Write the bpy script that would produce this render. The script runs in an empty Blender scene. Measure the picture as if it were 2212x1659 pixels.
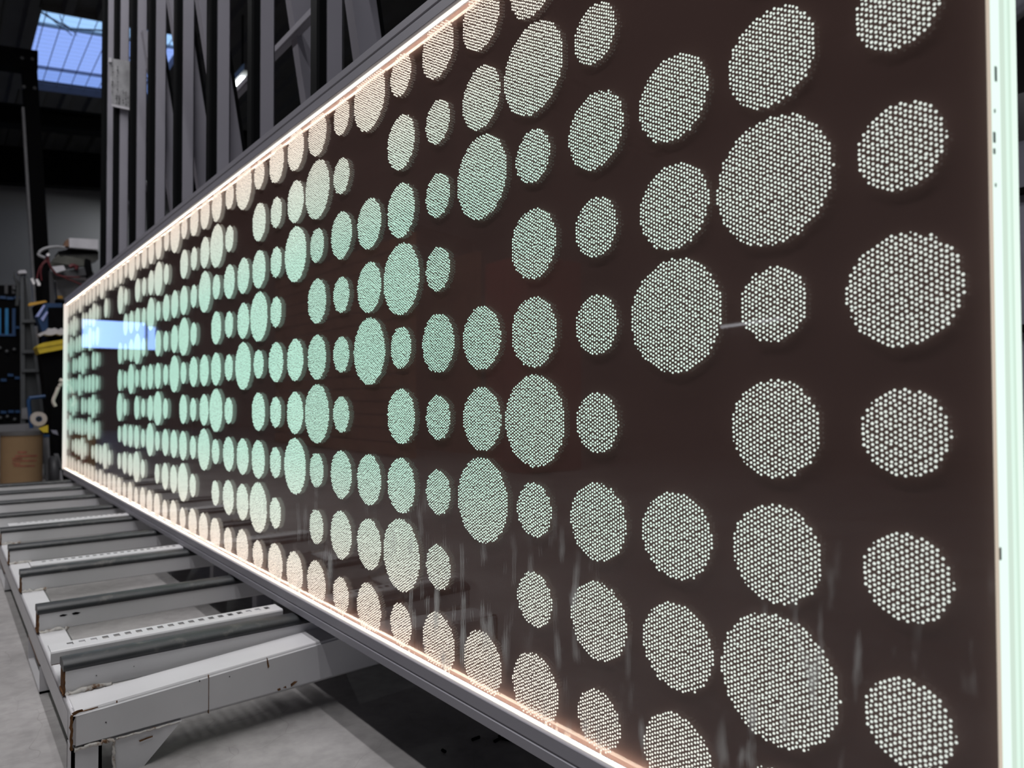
import bpy, bmesh, math, random
import numpy as np
from mathutils import Matrix, Vector

random.seed(7)
rng = np.random.default_rng(11)
SC = bpy.context.scene
COL = SC.collection

# ------------------------------------------------------------------ camera, world, exposure
W, H, F = 2212.0, 1659.0, 1569.2
CAM = np.array([-0.46866546, -0.20558367, 0.0218956])
R = np.array([[0.78575815, -0.61852425, -0.00344777],
              [0.01023663, 0.01857731, -0.99977502],
              [0.61844914, 0.78554608, 0.02092888]])      # rows: right, down, forward
cam_data = bpy.data.cameras.new('camera')
cam = bpy.data.objects.new('camera', cam_data)
COL.objects.link(cam)
cam.matrix_world = Matrix(((R[0][0], -R[1][0], -R[2][0], CAM[0]),
                           (R[0][1], -R[1][1], -R[2][1], CAM[1]),
                           (R[0][2], -R[1][2], -R[2][2], CAM[2]),
                           (0, 0, 0, 1)))
cam_data.sensor_width = 36.0
cam_data.lens = 36.0 * F / W
cam_data.clip_start = 0.02
cam_data.clip_end = 200
cam_data.dof.use_dof = True
cam_data.dof.focus_distance = 0.78
cam_data.dof.aperture_fstop = 7.5
SC.camera = cam

world = bpy.data.worlds.new('world')
SC.world = world
world.use_nodes = True
bg = world.node_tree.nodes['Background']
bg.inputs['Color'].default_value = (0.86, 0.88, 1.0, 1)
bg.inputs['Strength'].default_value = 0.22  # added even fill light, let in where the hall's rear wall is left out

SC.view_settings.view_transform = 'Standard'
SC.view_settings.look = 'None'
SC.view_settings.gamma = 1.0
SC.view_settings.exposure = 0.0
SC.view_settings.use_curve_mapping = False
SC.cycles.max_bounces = 8
SC.cycles.transparent_max_bounces = 16
SC.cycles.sample_clamp_indirect = 3.0


def area_lamp(name, loc, size, size_y, power, color, direction=(0, 0, -1), spread=math.pi):
    d = bpy.data.lights.new(name, 'AREA')
    d.shape = 'RECTANGLE'
    d.size, d.size_y, d.energy, d.color = size, size_y, power, color
    d.spread = spread
    o = bpy.data.objects.new(name, d)
    COL.objects.link(o)
    o.location = loc
    o.rotation_euler = Vector(direction).to_track_quat('-Z', 'Y').to_euler()
    return o


# strip lights of the hall: two rows over the work table, one row deeper in the hall
area_lamp('table_lamp_light', (-0.35, 1.6, 3.02), 0.08, 5.0, 62, (1.0, 0.985, 1.0))
area_lamp('table_lamp_light', (-1.15, 1.6, 3.02), 0.08, 5.0, 70, (1.0, 0.985, 1.0))
area_lamp('hall_lamp_light', (2.05, 7.66, 3.39), 0.1, 0.26, 14, (0.95, 1.0, 1.0))
area_lamp('hall_lamp_light', (2.10, 12.42, 3.39), 0.1, 0.26, 20, (0.95, 1.0, 1.0))

# ------------------------------------------------------------------ helpers
FLOOR = -0.465


def ray(x, y):
    return R.T @ np.array([(x - W / 2) / F, (y - H / 2) / F, 1.0])


def at(x, y, Y):
    """The point on the hall's cross plane Y that shows at this place of the photograph."""
    d = ray(x, y)
    return CAM + (Y - CAM[1]) / d[1] * d


def wloc(o):
    p = np.zeros(3)
    while o is not None:
        p = p + np.array(o.location)
        o = o.parent
    return p


def tag(o, label=None, cat=None, group=None, kind=None):
    for k, v in (('label', label), ('category', cat), ('group', group), ('kind', kind)):
        if v:
            o[k] = v
    return o


def empty(name, loc, label, cat, group=None):
    o = bpy.data.objects.new(name, None)
    o.empty_display_size = 0.05
    COL.objects.link(o)
    o.location = loc
    return tag(o, label, cat, group)


class MB:
    """Collects shapes (world coordinates) and links them as one mesh object."""

    def __init__(self):
        self.v, self.f, self.s = [], [], []
        self.even = False

    def add(self, vs, fs, smooth=False):
        n = len(self.v)
        self.v += [tuple(map(float, p)) for p in vs]
        self.f += [tuple(i + n for i in q) for q in fs]
        self.s += [smooth] * len(fs)
        return self

    def box(self, a, b):
        x0, y0, z0 = a
        x1, y1, z1 = b
        return self.hexa([(x0, y0, z0), (x1, y0, z0), (x1, y1, z0), (x0, y1, z0),
                          (x0, y0, z1), (x1, y0, z1), (x1, y1, z1), (x0, y1, z1)])

    def hexa(self, p):
        return self.add(p, [(0, 3, 2, 1), (4, 5, 6, 7), (0, 1, 5, 4), (1, 2, 6, 5), (2, 3, 7, 6), (3, 0, 4, 7)])

    def bevel_box(self, a, b, r=0.004, seg=2):
        bm = bmesh.new()
        bmesh.ops.create_cube(bm, size=1)
        a, b = np.array(a, float), np.array(b, float)
        for v in bm.verts:
            v.co = Vector(((a + b) / 2 + np.array(v.co) * (b - a)))
        bmesh.ops.bevel(bm, geom=bm.edges[:], offset=r, segments=seg, affect='EDGES')
        self.even = True
        return self.bm(bm, True)

    def bevel_hexa(self, p, r=0.004, seg=2):
        bm = bmesh.new()
        vs = [bm.verts.new(q) for q in p]
        for f in [(0, 3, 2, 1), (4, 5, 6, 7), (0, 1, 5, 4), (1, 2, 6, 5), (2, 3, 7, 6), (3, 0, 4, 7)]:
            bm.faces.new([vs[i] for i in f])
        bmesh.ops.bevel(bm, geom=bm.edges[:], offset=r, segments=seg, affect='EDGES')
        self.even = True
        return self.bm(bm, True)

    def bm(self, bm, smooth=False):
        bm.verts.index_update()
        self.add([v.co[:] for v in bm.verts], [[v.index for v in f.verts] for f in bm.faces], smooth)
        bm.free()
        return self

    def prism(self, poly, axis, a, b, smooth=False):
        """poly: 2D outline; axis 'x','y','z': extruded from a to b along it."""
        def put(u, v, t):
            return {'x': (t, u, v), 'y': (u, t, v), 'z': (u, v, t)}[axis]
        n = len(poly)
        vs = [put(u, v, a) for u, v in poly] + [put(u, v, b) for u, v in poly]
        self.add(vs, [(i, (i + 1) % n, n + (i + 1) % n, n + i) for i in range(n)], smooth)
        self.add(vs, [tuple(range(n))[::-1], tuple(range(n, 2 * n))])
        return self

    def tube(self, pts, r, seg=8, cap=True, flat=1.0):
        pts = [np.array(p, float) for p in pts]
        n = len(pts)
        rings = []
        for i, p in enumerate(pts):
            d = pts[min(i + 1, n - 1)] - pts[max(i - 1, 0)]
            d = d / (np.linalg.norm(d) + 1e-9)
            up = np.array([0, 0, 1.0]) if abs(d[2]) < 0.9 else np.array([1.0, 0, 0])
            a = np.cross(d, up); a /= np.linalg.norm(a)
            b = np.cross(a, d)
            rr = r[i] if hasattr(r, '__len__') else r
            rings.append([p + rr * (math.cos(t) * a + flat * math.sin(t) * b)
                          for t in np.linspace(0, 2 * math.pi, seg, endpoint=False)])
        vs = [q for ring in rings for q in ring]
        fs = [(i * seg + k, i * seg + (k + 1) % seg, (i + 1) * seg + (k + 1) % seg, (i + 1) * seg + k)
              for i in range(n - 1) for k in range(seg)]
        self.add(vs, fs, True)
        if cap:
            self.add(rings[0], [tuple(range(seg))[::-1]])
            self.add(rings[-1], [tuple(range(seg))])
        return self

    def build(self, name, mat, parent=None):
        me = bpy.data.meshes.new(name)
        off = wloc(parent) if parent is not None else np.zeros(3)
        me.from_pydata([tuple(np.array(p) - off) for p in self.v], [], self.f)
        me.polygons.foreach_set('use_smooth', self.s)
        bm = bmesh.new(); bm.from_mesh(me)
        bmesh.ops.recalc_face_normals(bm, faces=bm.faces[:])
        bm.to_mesh(me); bm.free()
        me.update()
        o = bpy.data.objects.new(name, me)
        if mat is not None:
            me.materials.append(mat)
        COL.objects.link(o)
        o.parent = parent
        if self.even:
            w = o.modifiers.new('even_shading', 'WEIGHTED_NORMAL')
            w.weight = 90
        return o


def smooth_path(pts, n=6):
    """Catmull-Rom through the points."""
    p = [np.array(q, float) for q in pts]
    p = [2 * p[0] - p[1]] + p + [2 * p[-1] - p[-2]]
    out = []
    for i in range(1, len(p) - 2):
        for t in np.linspace(0, 1, n, endpoint=False):
            a, b, c, d = p[i - 1], p[i], p[i + 1], p[i + 2]
            out.append(0.5 * (2 * b + (c - a) * t + (2 * a - 5 * b + 4 * c - d) * t * t + (3 * b - a - 3 * c + d) * t ** 3))
    out.append(p[-2])
    return out


# ------------------------------------------------------------------ materials
def mat_new(name):
    m = bpy.data.materials.new(name)
    m.use_nodes = True
    nt = m.node_tree
    for n in list(nt.nodes):
        nt.nodes.remove(n)
    out = nt.nodes.new('ShaderNodeOutputMaterial')
    return m, nt, out


def principled(name, color, rough=0.5, metal=0.0, spec=0.5, vary=0.12, scale=18.0, bump=0.0, dirt=None, dirt_scale=6.0, dirt_at=(0.58, 0.72)):
    """Plain surface with a little grain; dirt is a second colour in patches."""
    m, nt, out = mat_new(name)
    N, L = nt.nodes.new, nt.links.new
    b = N('ShaderNodeBsdfPrincipled')
    tc = N('ShaderNodeTexCoord')
    no = N('ShaderNodeTexNoise')
    no.inputs['Scale'].default_value = scale
    no.inputs['Detail'].default_value = 5
    L(tc.outputs['Object'], no.inputs['Vector'])
    rmp = N('ShaderNodeValToRGB')
    c = np.array(color)
    lo, hi = c * (1 - vary), np.minimum(c * (1 + vary), 1)
    rmp.color_ramp.elements[0].position, rmp.color_ramp.elements[1].position = 0.3, 0.7
    rmp.color_ramp.elements[0].color = (*lo, 1)
    rmp.color_ramp.elements[1].color = (*hi, 1)
    L(no.outputs['Fac'], rmp.inputs['Fac'])
    src = rmp.outputs['Color']
    if dirt is not None:
        n2 = N('ShaderNodeTexNoise')
        n2.inputs['Scale'].default_value = dirt_scale
        n2.inputs['Detail'].default_value = 8
        n2.inputs['Roughness'].default_value = 0.65
        L(tc.outputs['Object'], n2.inputs['Vector'])
        mr = N('ShaderNodeMapRange')
        mr.inputs['From Min'].default_value, mr.inputs['From Max'].default_value = dirt_at
        L(n2.outputs['Fac'], mr.inputs['Value'])
        mx = N('ShaderNodeMix'); mx.data_type = 'RGBA'
        L(mr.outputs['Result'], mx.inputs['Factor'])
        L(src, mx.inputs['A'])
        mx.inputs['B'].default_value = (*dirt, 1)
        src = mx.outputs['Result']
    L(src, b.inputs['Base Color'])
    b.inputs['Roughness'].default_value = rough
    b.inputs['Metallic'].default_value = metal
    b.inputs['Specular IOR Level'].default_value = spec
    if bump:
        bp = N('ShaderNodeBump')
        bp.inputs['Strength'].default_value = bump
        bp.inputs['Distance'].default_value = 0.002
        L(no.outputs['Fac'], bp.inputs['Height'])
        L(bp.outputs['Normal'], b.inputs['Normal'])
    L(b.outputs['BSDF'], out.inputs['Surface'])
    return m


def emission(name, color, strength, sample=True):
    m, nt, out = mat_new(name)
    e = nt.nodes.new('ShaderNodeEmission')
    e.inputs['Color'].default_value = (*color, 1)
    e.inputs['Strength'].default_value = strength
    nt.links.new(e.outputs['Emission'], out.inputs['Surface'])
    if not sample:
        m.cycles.emission_sampling = 'NONE'
    return m


M = {}
M['paint'] = principled('white_paint', (0.60, 0.595, 0.61), 0.42, vary=0.05, scale=9, bump=0.15,
                        dirt=(0.10, 0.075, 0.055), dirt_scale=38, dirt_at=(0.70, 0.76))
M['paint_post'] = principled('grey_post_paint', (0.27, 0.262, 0.30), 0.5, vary=0.06, scale=6)
M['rust'] = principled('rust', (0.13, 0.065, 0.03), 0.9, spec=0.1, vary=0.5, scale=120, bump=0.6)
M['weld'] = principled('painted_weld', (0.55, 0.53, 0.50), 0.5, vary=0.1, scale=60, bump=0.8,
                       dirt=(0.16, 0.08, 0.035), dirt_scale=70, dirt_at=(0.5, 0.62))
M['rubber'] = principled('black_rubber', (0.020, 0.022, 0.025), 0.42, vary=0.25, scale=25, bump=0.1,
                         dirt=(0.13, 0.12, 0.11), dirt_scale=40, dirt_at=(0.56, 0.80))
M['rubber_post'] = principled('clean_black_rubber', (0.003, 0.0035, 0.004), 0.6, spec=0.06)
M['alu'] = principled('anodised_aluminium', (0.26, 0.255, 0.29), 0.45, metal=0.0, spec=0.5, vary=0.03, scale=4)
M['black'] = principled('black_steel', (0.003, 0.003, 0.0035), 0.7, spec=0.05)
M['dark_grey'] = principled('dark_grey_plastic', (0.045, 0.045, 0.05), 0.5)
M['mid_grey'] = principled('mid_grey_metal', (0.16, 0.16, 0.17), 0.5)
M['light_grey'] = principled('light_grey_casing', (0.50, 0.49, 0.52), 0.5)
M['white'] = principled('white_plastic', (0.75, 0.73, 0.74), 0.4)
M['cream'] = principled('cream_tape', (0.42, 0.37, 0.33), 0.6)
M['red'] = principled('red_wire', (0.085, 0.006, 0.01), 0.5)
M['yellow'] = principled('yellow_plastic', (0.55, 0.40, 0.02), 0.45)
M['orange'] = principled('orange_plastic', (0.50, 0.27, 0.03), 0.5)
M['blue'] = principled('blue_plastic', (0.008, 0.045, 0.13), 0.45)
M['cyan'] = principled('light_blue_plastic', (0.012, 0.16, 0.36), 0.4)
M['pale_blue'] = principled('pale_blue_reflection', (0.45, 0.52, 0.95), 0.3)
M['card'] = principled('brown_cardboard', (0.24, 0.155, 0.085), 0.85, spec=0.1, vary=0.08, scale=5)
M['card_print'] = principled('faded_red_print', (0.24, 0.085, 0.06), 0.85, spec=0.1, vary=0.3, scale=40)
M['wrap'] = principled('clear_wrap', (0.10, 0.10, 0.085), 0.25, vary=0.3, scale=14)
M['ladder'] = principled('dull_ladder_metal', (0.075, 0.08, 0.085), 0.45, metal=0.3)
M['ladder_dark'] = principled('ladder_inner', (0.025, 0.028, 0.03), 0.6)
M['paper'] = principled('worn_paper', (0.30, 0.30, 0.31), 0.35, vary=0.25, scale=30)
M['ink'] = principled('dark_ink', (0.035, 0.033, 0.04), 0.7)
M['ceiling'] = principled('dark_roof_sheet', (0.10, 0.097, 0.095), 0.6, vary=0.1, scale=2)
M['wall'] = principled('grey_wall_panel', (0.27, 0.265, 0.275), 0.7, vary=0.04, scale=1.5)
M['chrome'] = principled('bright_duct', (0.75, 0.75, 0.74), 0.22, metal=0.9)
M['lid'] = principled('worn_lid', (0.085, 0.08, 0.08), 0.6)
M['cable'] = principled('grey_cable_sheath', (0.26, 0.26, 0.27), 0.5)
M['chip'] = principled('grey_green_fleck', (0.34, 0.42, 0.40), 0.6)
M['machine'] = principled('grey_blue_casing', (0.22, 0.22, 0.27), 0.5)
M['crate_wood'] = principled('red_brown_wood', (0.30, 0.13, 0.07), 0.8, spec=0.2, vary=0.3, scale=6)
M['cabinet_red'] = principled('dark_red_paint', (0.26, 0.03, 0.025), 0.5)
M['brown_wood'] = principled('brown_board', (0.16, 0.085, 0.05), 0.7, vary=0.3, scale=8)


def concrete():
    m, nt, out = mat_new('concrete')
    N, L = nt.nodes.new, nt.links.new
    b = N('ShaderNodeBsdfPrincipled')
    tc = N('ShaderNodeTexCoord')
    n1 = N('ShaderNodeTexNoise'); n1.inputs['Scale'].default_value = 3.2; n1.inputs['Detail'].default_value = 9; n1.inputs['Roughness'].default_value = 0.62
    n2 = N('ShaderNodeTexNoise'); n2.inputs['Scale'].default_value = 55; n2.inputs['Detail'].default_value = 6
    vo = N('ShaderNodeTexVoronoi'); vo.feature = 'DISTANCE_TO_EDGE'; vo.inputs['Scale'].default_value = 6.5
    n3 = N('ShaderNodeTexNoise'); n3.inputs['Scale'].default_value = 6
    for n in (n1, n2, n3):
        L(tc.outputs['Object'], n.inputs['Vector'])
    mixv = N('ShaderNodeMix'); mixv.data_type = 'VECTOR'
    mixv.inputs['Factor'].default_value = 0.16
    L(tc.outputs['Object'], mixv.inputs['A']); L(n3.outputs['Color'], mixv.inputs['B'])
    L(mixv.outputs['Result'], vo.inputs['Vector'])
    r1 = N('ShaderNodeValToRGB')
    r1.color_ramp.elements[0].position, r1.color_ramp.elements[1].position = 0.33, 0.66
    r1.color_ramp.elements[0].color = (0.25, 0.24, 0.236, 1)
    r1.color_ramp.elements[1].color = (0.40, 0.385, 0.38, 1)
    L(n1.outputs['Fac'], r1.inputs['Fac'])
    r2 = N('ShaderNodeValToRGB')
    r2.color_ramp.elements[0].position, r2.color_ramp.elements[1].position = 0.30, 0.62
    r2.color_ramp.elements[0].color = (0.72, 0.72, 0.72, 1)
    r2.color_ramp.elements[1].color = (1, 1, 1, 1)
    L(n2.outputs['Fac'], r2.inputs['Fac'])
    r3 = N('ShaderNodeValToRGB')
    r3.color_ramp.elements[0].position, r3.color_ramp.elements[1].position = 0.0, 0.0035
    r3.color_ramp.elements[0].color = (0.80, 0.79, 0.78, 1)
    r3.color_ramp.elements[1].color = (1, 1, 1, 1)
    L(vo.outputs['Distance'], r3.inputs['Fac'])
    m1 = N('ShaderNodeMix'); m1.data_type = 'RGBA'; m1.blend_type = 'MULTIPLY'; m1.inputs['Factor'].default_value = 0.6
    L(r1.outputs['Color'], m1.inputs['A']); L(r2.outputs['Color'], m1.inputs['B'])
    m2 = N('ShaderNodeMix'); m2.data_type = 'RGBA'; m2.blend_type = 'MULTIPLY'; m2.inputs['Factor'].default_value = 1
    L(m1.outputs['Result'], m2.inputs['A']); L(r3.outputs['Color'], m2.inputs['B'])
    L(m2.outputs['Result'], b.inputs['Base Color'])
    b.inputs['Roughness'].default_value = 0.6
    b.inputs['Specular IOR Level'].default_value = 0.3
    L(b.outputs['BSDF'], out.inputs['Surface'])
    return m


M['concrete'] = concrete()

# ------------------------------------------------------------------ the hall
def roof_z(x):
    return 4.0 + 0.11 * x


X0, X1, Y0, Y1 = -6.0, 7.0, -7.0, 13.6
tag(MB().add([(X0, Y0, FLOOR), (X1, Y0, FLOOR), (X1, Y1, FLOOR), (X0, Y1, FLOOR)], [(0, 1, 2, 3)]).build('floor', M['concrete']), kind='structure')
tag(MB().box((X0, Y1, FLOOR), (X1, Y1 + 0.2, 5.0)).build('wall_back', M['wall']), kind='structure')
tag(MB().box((X0 - 0.2, Y0, FLOOR), (X0, Y1, 5.0)).build('wall_left', M['wall']), kind='structure')
tag(MB().box((X1, Y0, FLOOR), (X1 + 0.2, Y1, 5.0)).build('wall_right', M['ceiling']), kind='structure')

# roof of trapezoidal sheet, ribs along the hall, with an opening for the roof light
SKY = (0.28, 1.75, 8.45, 10.75)      # x0, x1, y0, y1


def roof_piece(mb, xa, xb, ya, yb):
    pitch, up, dep = 0.30, 0.10, 0.06
    xs = []
    k0 = math.floor(xa / pitch)
    x = k0 * pitch
    prof = []
    while x < xb + pitch:
        for dx, dz in ((0, 0), (0.16, 0), (0.19, -dep), (0.27, -dep)):
            prof.append((x + dx, dz))
        x += pitch
    prof = [(min(max(px, xa), xb), dz) for px, dz in prof if xa - 0.2 <= px <= xb + 0.2]
    vs, fs = [], []
    for px, dz in prof:
        vs += [(px, ya, roof_z(px) + dz), (px, yb, roof_z(px) + dz)]
    for i in range(len(prof) - 1):
        fs.append((2 * i, 2 * i + 2, 2 * i + 3, 2 * i + 1))
    mb.add(vs, fs)


rb = MB()
roof_piece(rb, X0, SKY[0], Y0, Y1)
roof_piece(rb, SKY[1], X1, Y0, Y1)
roof_piece(rb, SKY[0], SKY[1], Y0, SKY[2])
roof_piece(rb, SKY[0], SKY[1], SKY[3], Y1)
tag(rb.build('ceiling', M['ceiling']), kind='structure')
# outer skin keeps daylight out of the joints
sk = MB()
for a, b_, c, d in ((X0 - .2, SKY[0], Y0, Y1 + .2), (SKY[1], X1 + .2, Y0, Y1 + .2), (SKY[0], SKY[1], Y0, SKY[2]), (SKY[0], SKY[1], SKY[3], Y1 + .2)):
    sk.hexa([(a, c, roof_z(a) + .05), (b_, c, roof_z(b_) + .05), (b_, d, roof_z(b_) + .05), (a, d, roof_z(a) + .05),
             (a, c, roof_z(a) + .15), (b_, c, roof_z(b_) + .15), (b_, d, roof_z(b_) + .15), (a, d, roof_z(a) + .15)])
tag(sk.build('ceiling_deck', M['black']), kind='structure')

# roof light: a ribbed translucent sheet over a wire mesh
M['sky_sheet_a'] = emission('daylit_roof_sheet_clear', (0.40, 0.68, 1.12), 1.0)
M['sky_sheet_b'] = emission('daylit_roof_sheet', (0.29, 0.44, 0.98), 1.0)
M['sky_sheet_c'] = emission('daylit_roof_sheet_end', (0.23, 0.37, 0.86), 1.0)


def sky_rect(mb, x0, x1, y0, y1, dz=0.0, th=0.01):
    mb.hexa([(x0, y0, roof_z(x0) + dz), (x1, y0, roof_z(x1) + dz), (x1, y1, roof_z(x1) + dz), (x0, y1, roof_z(x0) + dz),
             (x0, y0, roof_z(x0) + dz + th), (x1, y0, roof_z(x1) + dz + th), (x1, y1, roof_z(x1) + dz + th), (x0, y1, roof_z(x0) + dz + th)])


win = bpy.data.objects.new('window_1', None)
COL.objects.link(win)
win.location = ((SKY[0] + SKY[1]) / 2, (SKY[2] + SKY[3]) / 2, roof_z(1.0))
tag(win, 'square daylit roof light glowing blue behind a wire mesh', 'window', kind='structure')
cuts = [SKY[2], 9.02, 10.25, SKY[3]]
for i in range(3):
    mb = MB(); sky_rect(mb, SKY[0], SKY[1], cuts[i] + 0.02, cuts[i + 1] - 0.02, 0.06)
    mb.build('pane', M[('sky_sheet_a', 'sky_sheet_b', 'sky_sheet_c')[i]], win)
M['sky_bar'] = principled('roof_light_bar', (0.30, 0.34, 0.42), 0.6)
for y in cuts[1:3]:
    mb = MB(); sky_rect(mb, SKY[0], SKY[1], y - 0.012, y + 0.012, 0.03, 0.035)
    mb.build('glazing_bar', M['sky_bar'], win)
mb = MB()
for a in ((SKY[0] - .06, SKY[0] + .02, SKY[2] - .06, SKY[3] + .06), (SKY[1] - .02, SKY[1] + .06, SKY[2] - .06, SKY[3] + .06),
          (SKY[0], SKY[1], SKY[2] - .03, SKY[2]), (SKY[0], SKY[1], SKY[3], SKY[3] + .03)):
    sky_rect(mb, *a, -0.062, 0.14)
mb.build('curb_frame', M['ceiling'], win)
mb = MB()
for x in np.arange(SKY[0] + .08, SKY[1], 0.155):
    mb.tube([(x, SKY[2], roof_z(x) + .02), (x, SKY[3], roof_z(x) + .02)], 0.005, 5)
for y in np.arange(SKY[2] + .1, SKY[3], 0.115):
    mb.tube([(SKY[0], y, roof_z(SKY[0]) + .026), (SKY[1], y, roof_z(SKY[1]) + .026)], 0.0009, 4)
tag(mb.build('wire_mesh', M['sky_bar'], win), kind='stuff')
mb = MB()
mb.tube(smooth_path([(0.30, 8.5, 3.98), (0.42, 8.62, 3.99), (0.55, 8.72, 4.0), (0.62, 8.75, 4.01), (0.85, 8.66, 4.03), (1.1, 8.57, 4.05)]), 0.010, 6)
mb.tube(smooth_path([(0.34, 8.48, 3.97), (0.45, 8.66, 3.98), (0.56, 8.80, 3.99), (0.62, 8.90, 4.0)]), 0.006, 5)
mb.tube(smooth_path([(0.46, 8.48, 3.99), (0.50, 8.62, 3.99), (0.58, 8.74, 4.0), (0.66, 8.86, 4.0)]), 0.005, 5)
mb.build('dangling_wire', M['sky_bar'], win)

# window at the far end of the hall, seen only as the blue patch mirrored in the glass
w2 = bpy.data.objects.new('window_2', None)
COL.objects.link(w2)
w2.location = (-1.9, Y1 - 0.02, 1.1)
tag(w2, 'wide daylit window on the far wall mirrored blue in the dark glass', 'window', kind='structure')
M['win_glow'] = emission('daylit_window', (0.27, 0.45, 1.0), 3.6)
MB().box((-2.30, Y1 - 0.05, 0.90), (-1.36, Y1 - 0.02, 1.36)).build('pane', M['win_glow'], w2)
MB().box((-2.46, Y1 - 0.05, 0.90), (-2.34, Y1 - 0.02, 1.30)).build('pane', M['win_glow'], w2)
mb = MB()
for a, b_ in (((-2.50, .86), (-1.32, .90)), ((-2.50, 1.36), (-1.32, 1.40)), ((-2.34, .88), (-2.30, 1.38)), ((-1.36, .88), (-1.32, 1.38)), ((-2.50, .88), (-2.46, 1.38))):
    mb.box((a[0], Y1 - .07, a[1]), (b_[0], Y1 - .0, b_[1]))
mb.build('window_frame', M['dark_grey'], w2)

# roof girders
for i, (y, zb, h) in enumerate(((9.0, 2.90, 0.21), (12.9, 3.22, 0.55), (5.2, 3.45, 0.3))):
    mb = MB()
    for dy0, dy1, z0, z1 in ((-.10, .10, 0, .03), (-.10, .10, h - .03, h), (-.012, .012, 0, h)):
        a, b_ = X0, X1
        mb.hexa([(a, y + dy0, zb + z0 + .11 * a), (b_, y + dy0, zb + z0 + .11 * b_), (b_, y + dy1, zb + z0 + .11 * b_), (a, y + dy1, zb + z0 + .11 * a),
                 (a, y + dy0, zb + z1 + .11 * a), (b_, y + dy0, zb + z1 + .11 * b_), (b_, y + dy1, zb + z1 + .11 * b_), (a, y + dy1, zb + z1 + .11 * a)])
    tag(mb.build('trim_%d' % (i + 1), M['black']), kind='structure')

# hall lamps seen between the rack posts
M['lamp_glow'] = emission('lamp_tube', (0.93, 1.0, 0.98), 9.0)
for lx, y, lab in ((2.05, 7.66, 'small bright lamp under the roof shining between the middle grey posts'),
                   (2.10, 12.42, 'far bright lamp under the roof shining between the left grey posts')):
    z = 3.4
    t = empty('hall_lamp', (lx, y, z), lab, 'lamp', 'lamps under the hall roof')
    MB().box((lx - .08, y - .30, z + .04), (lx + .08, y + .30, z + .11)).build('lamp_housing', M['mid_grey'], t)
    MB().box((lx - .06, y - .14, z + .00), (lx + .06, y + .14, z + .04)).build('lamp_tube', M['lamp_glow'], t)
    MB().tube([(lx, y, z + .11), (lx, y, roof_z(lx))], 0.01, 6).build('hanger', M['black'], t)
# the two lamp strips over the work table (outside the frame, where the lights above are)
for x, lab in ((-0.35, 'long strip lamp hung over the rack beside the panel'), (-1.15, 'long strip lamp hung further out over the aisle')):
    t = empty('strip_lamp', (x, 1.6, 3.03), lab, 'lamp')
    MB().bevel_box((x - .07, -1.0, 3.03), (x + .07, 4.2, 3.12), 0.01).build('lamp_housing', M['light_grey'], t)
    for y in (-.5, 1.6, 3.7):
        MB().tube([(x, y, 3.12), (x, y, roof_z(x))], 0.008, 6).build('hanger', M['mid_grey'], t)
t = empty('wall_lamp', (-5.97, 4.06, .77), 'slim white tube lamp on the far left wall, a thin streak mirrored in the glass', 'lamp')
MB().box((-5.999, 3.66, .755), (-5.975, 4.46, .825)).build('lamp_housing', M['mid_grey'], t)
M['tube_glow'] = emission('wall_tube', (0.92, 0.94, 1.0), 5.0)
MB().hexa([(-5.975, 3.707, .786), (-5.955, 3.707, .786), (-5.955, 4.417, .760), (-5.975, 4.417, .760), (-5.975, 3.707, .812), (-5.955, 3.707, .812), (-5.955, 4.417, .786), (-5.975, 4.417, .786)]).build('lamp_tube', M['tube_glow'], t)

# ------------------------------------------------------------------ the edge-lit glass panel
P = 0.09
PY0, PY1 = -0.0505, 3.8305
GZ0, GZ1 = -0.2985, 0.4795
ZM, ZH = 0.5 * (GZ0 + GZ1), 0.5 * (GZ1 - GZ0)
panel = empty('light_panel', (0.022, 1.89, -0.3295), 'long edge-lit dark glass panel patterned with glowing dotted circles', 'light panel')


def glow_mat(name, strength, ramp, ends=None, sample=False):
    """Light-guide glow: its tint depends on how far through the glass the light has come from the lit edges."""
    m, nt, out = mat_new(name)
    N, L = nt.nodes.new, nt.links.new
    tc = N('ShaderNodeTexCoord'); tc.object = panel
    sp = N('ShaderNodeSeparateXYZ'); L(tc.outputs['Object'], sp.inputs[0])
    s1 = N('ShaderNodeMath'); s1.operation = 'SUBTRACT'; L(sp.outputs['Z'], s1.inputs[0]); s1.inputs[1].default_value = ZM + 0.3295
    s2 = N('ShaderNodeMath'); s2.operation = 'ABSOLUTE'; L(s1.outputs[0], s2.inputs[0])
    s3 = N('ShaderNodeMath'); s3.operation = 'DIVIDE'; L(s2.outputs[0], s3.inputs[0]); s3.inputs[1].default_value = ZH
    rp = N('ShaderNodeValToRGB')
    els = rp.color_ramp.elements
    els[0].position, els[0].color = ramp[0][0], (*ramp[0][1], 1)
    els[1].position, els[1].color = ramp[-1][0], (*ramp[-1][1], 1)
    for p, c in ramp[1:-1]:
        e = els.new(p); e.color = (*c, 1)
    L(s3.outputs[0], rp.inputs['Fac'])
    src = rp.outputs['Color']
    if ends is not None:
        mr = N('ShaderNodeMapRange'); mr.interpolation_type = 'SMOOTHSTEP'
        mr.inputs['From Min'].default_value, mr.inputs['From Max'].default_value = 0.65 - 1.89, -0.05 - 1.89
        L(sp.outputs['Y'], mr.inputs['Value'])
        mx = N('ShaderNodeMix'); mx.data_type = 'RGBA'
        L(mr.outputs['Result'], mx.inputs['Factor']); L(src, mx.inputs['A']); mx.inputs['B'].default_value = (*ends, 1)
        src = mx.outputs['Result']
    e = N('ShaderNodeEmission'); e.inputs['Strength'].default_value = strength
    L(src, e.inputs['Color']); L(e.outputs[0], out.inputs['Surface'])
    if not sample:
        m.cycles.emission_sampling = 'NONE'
    return m


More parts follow.
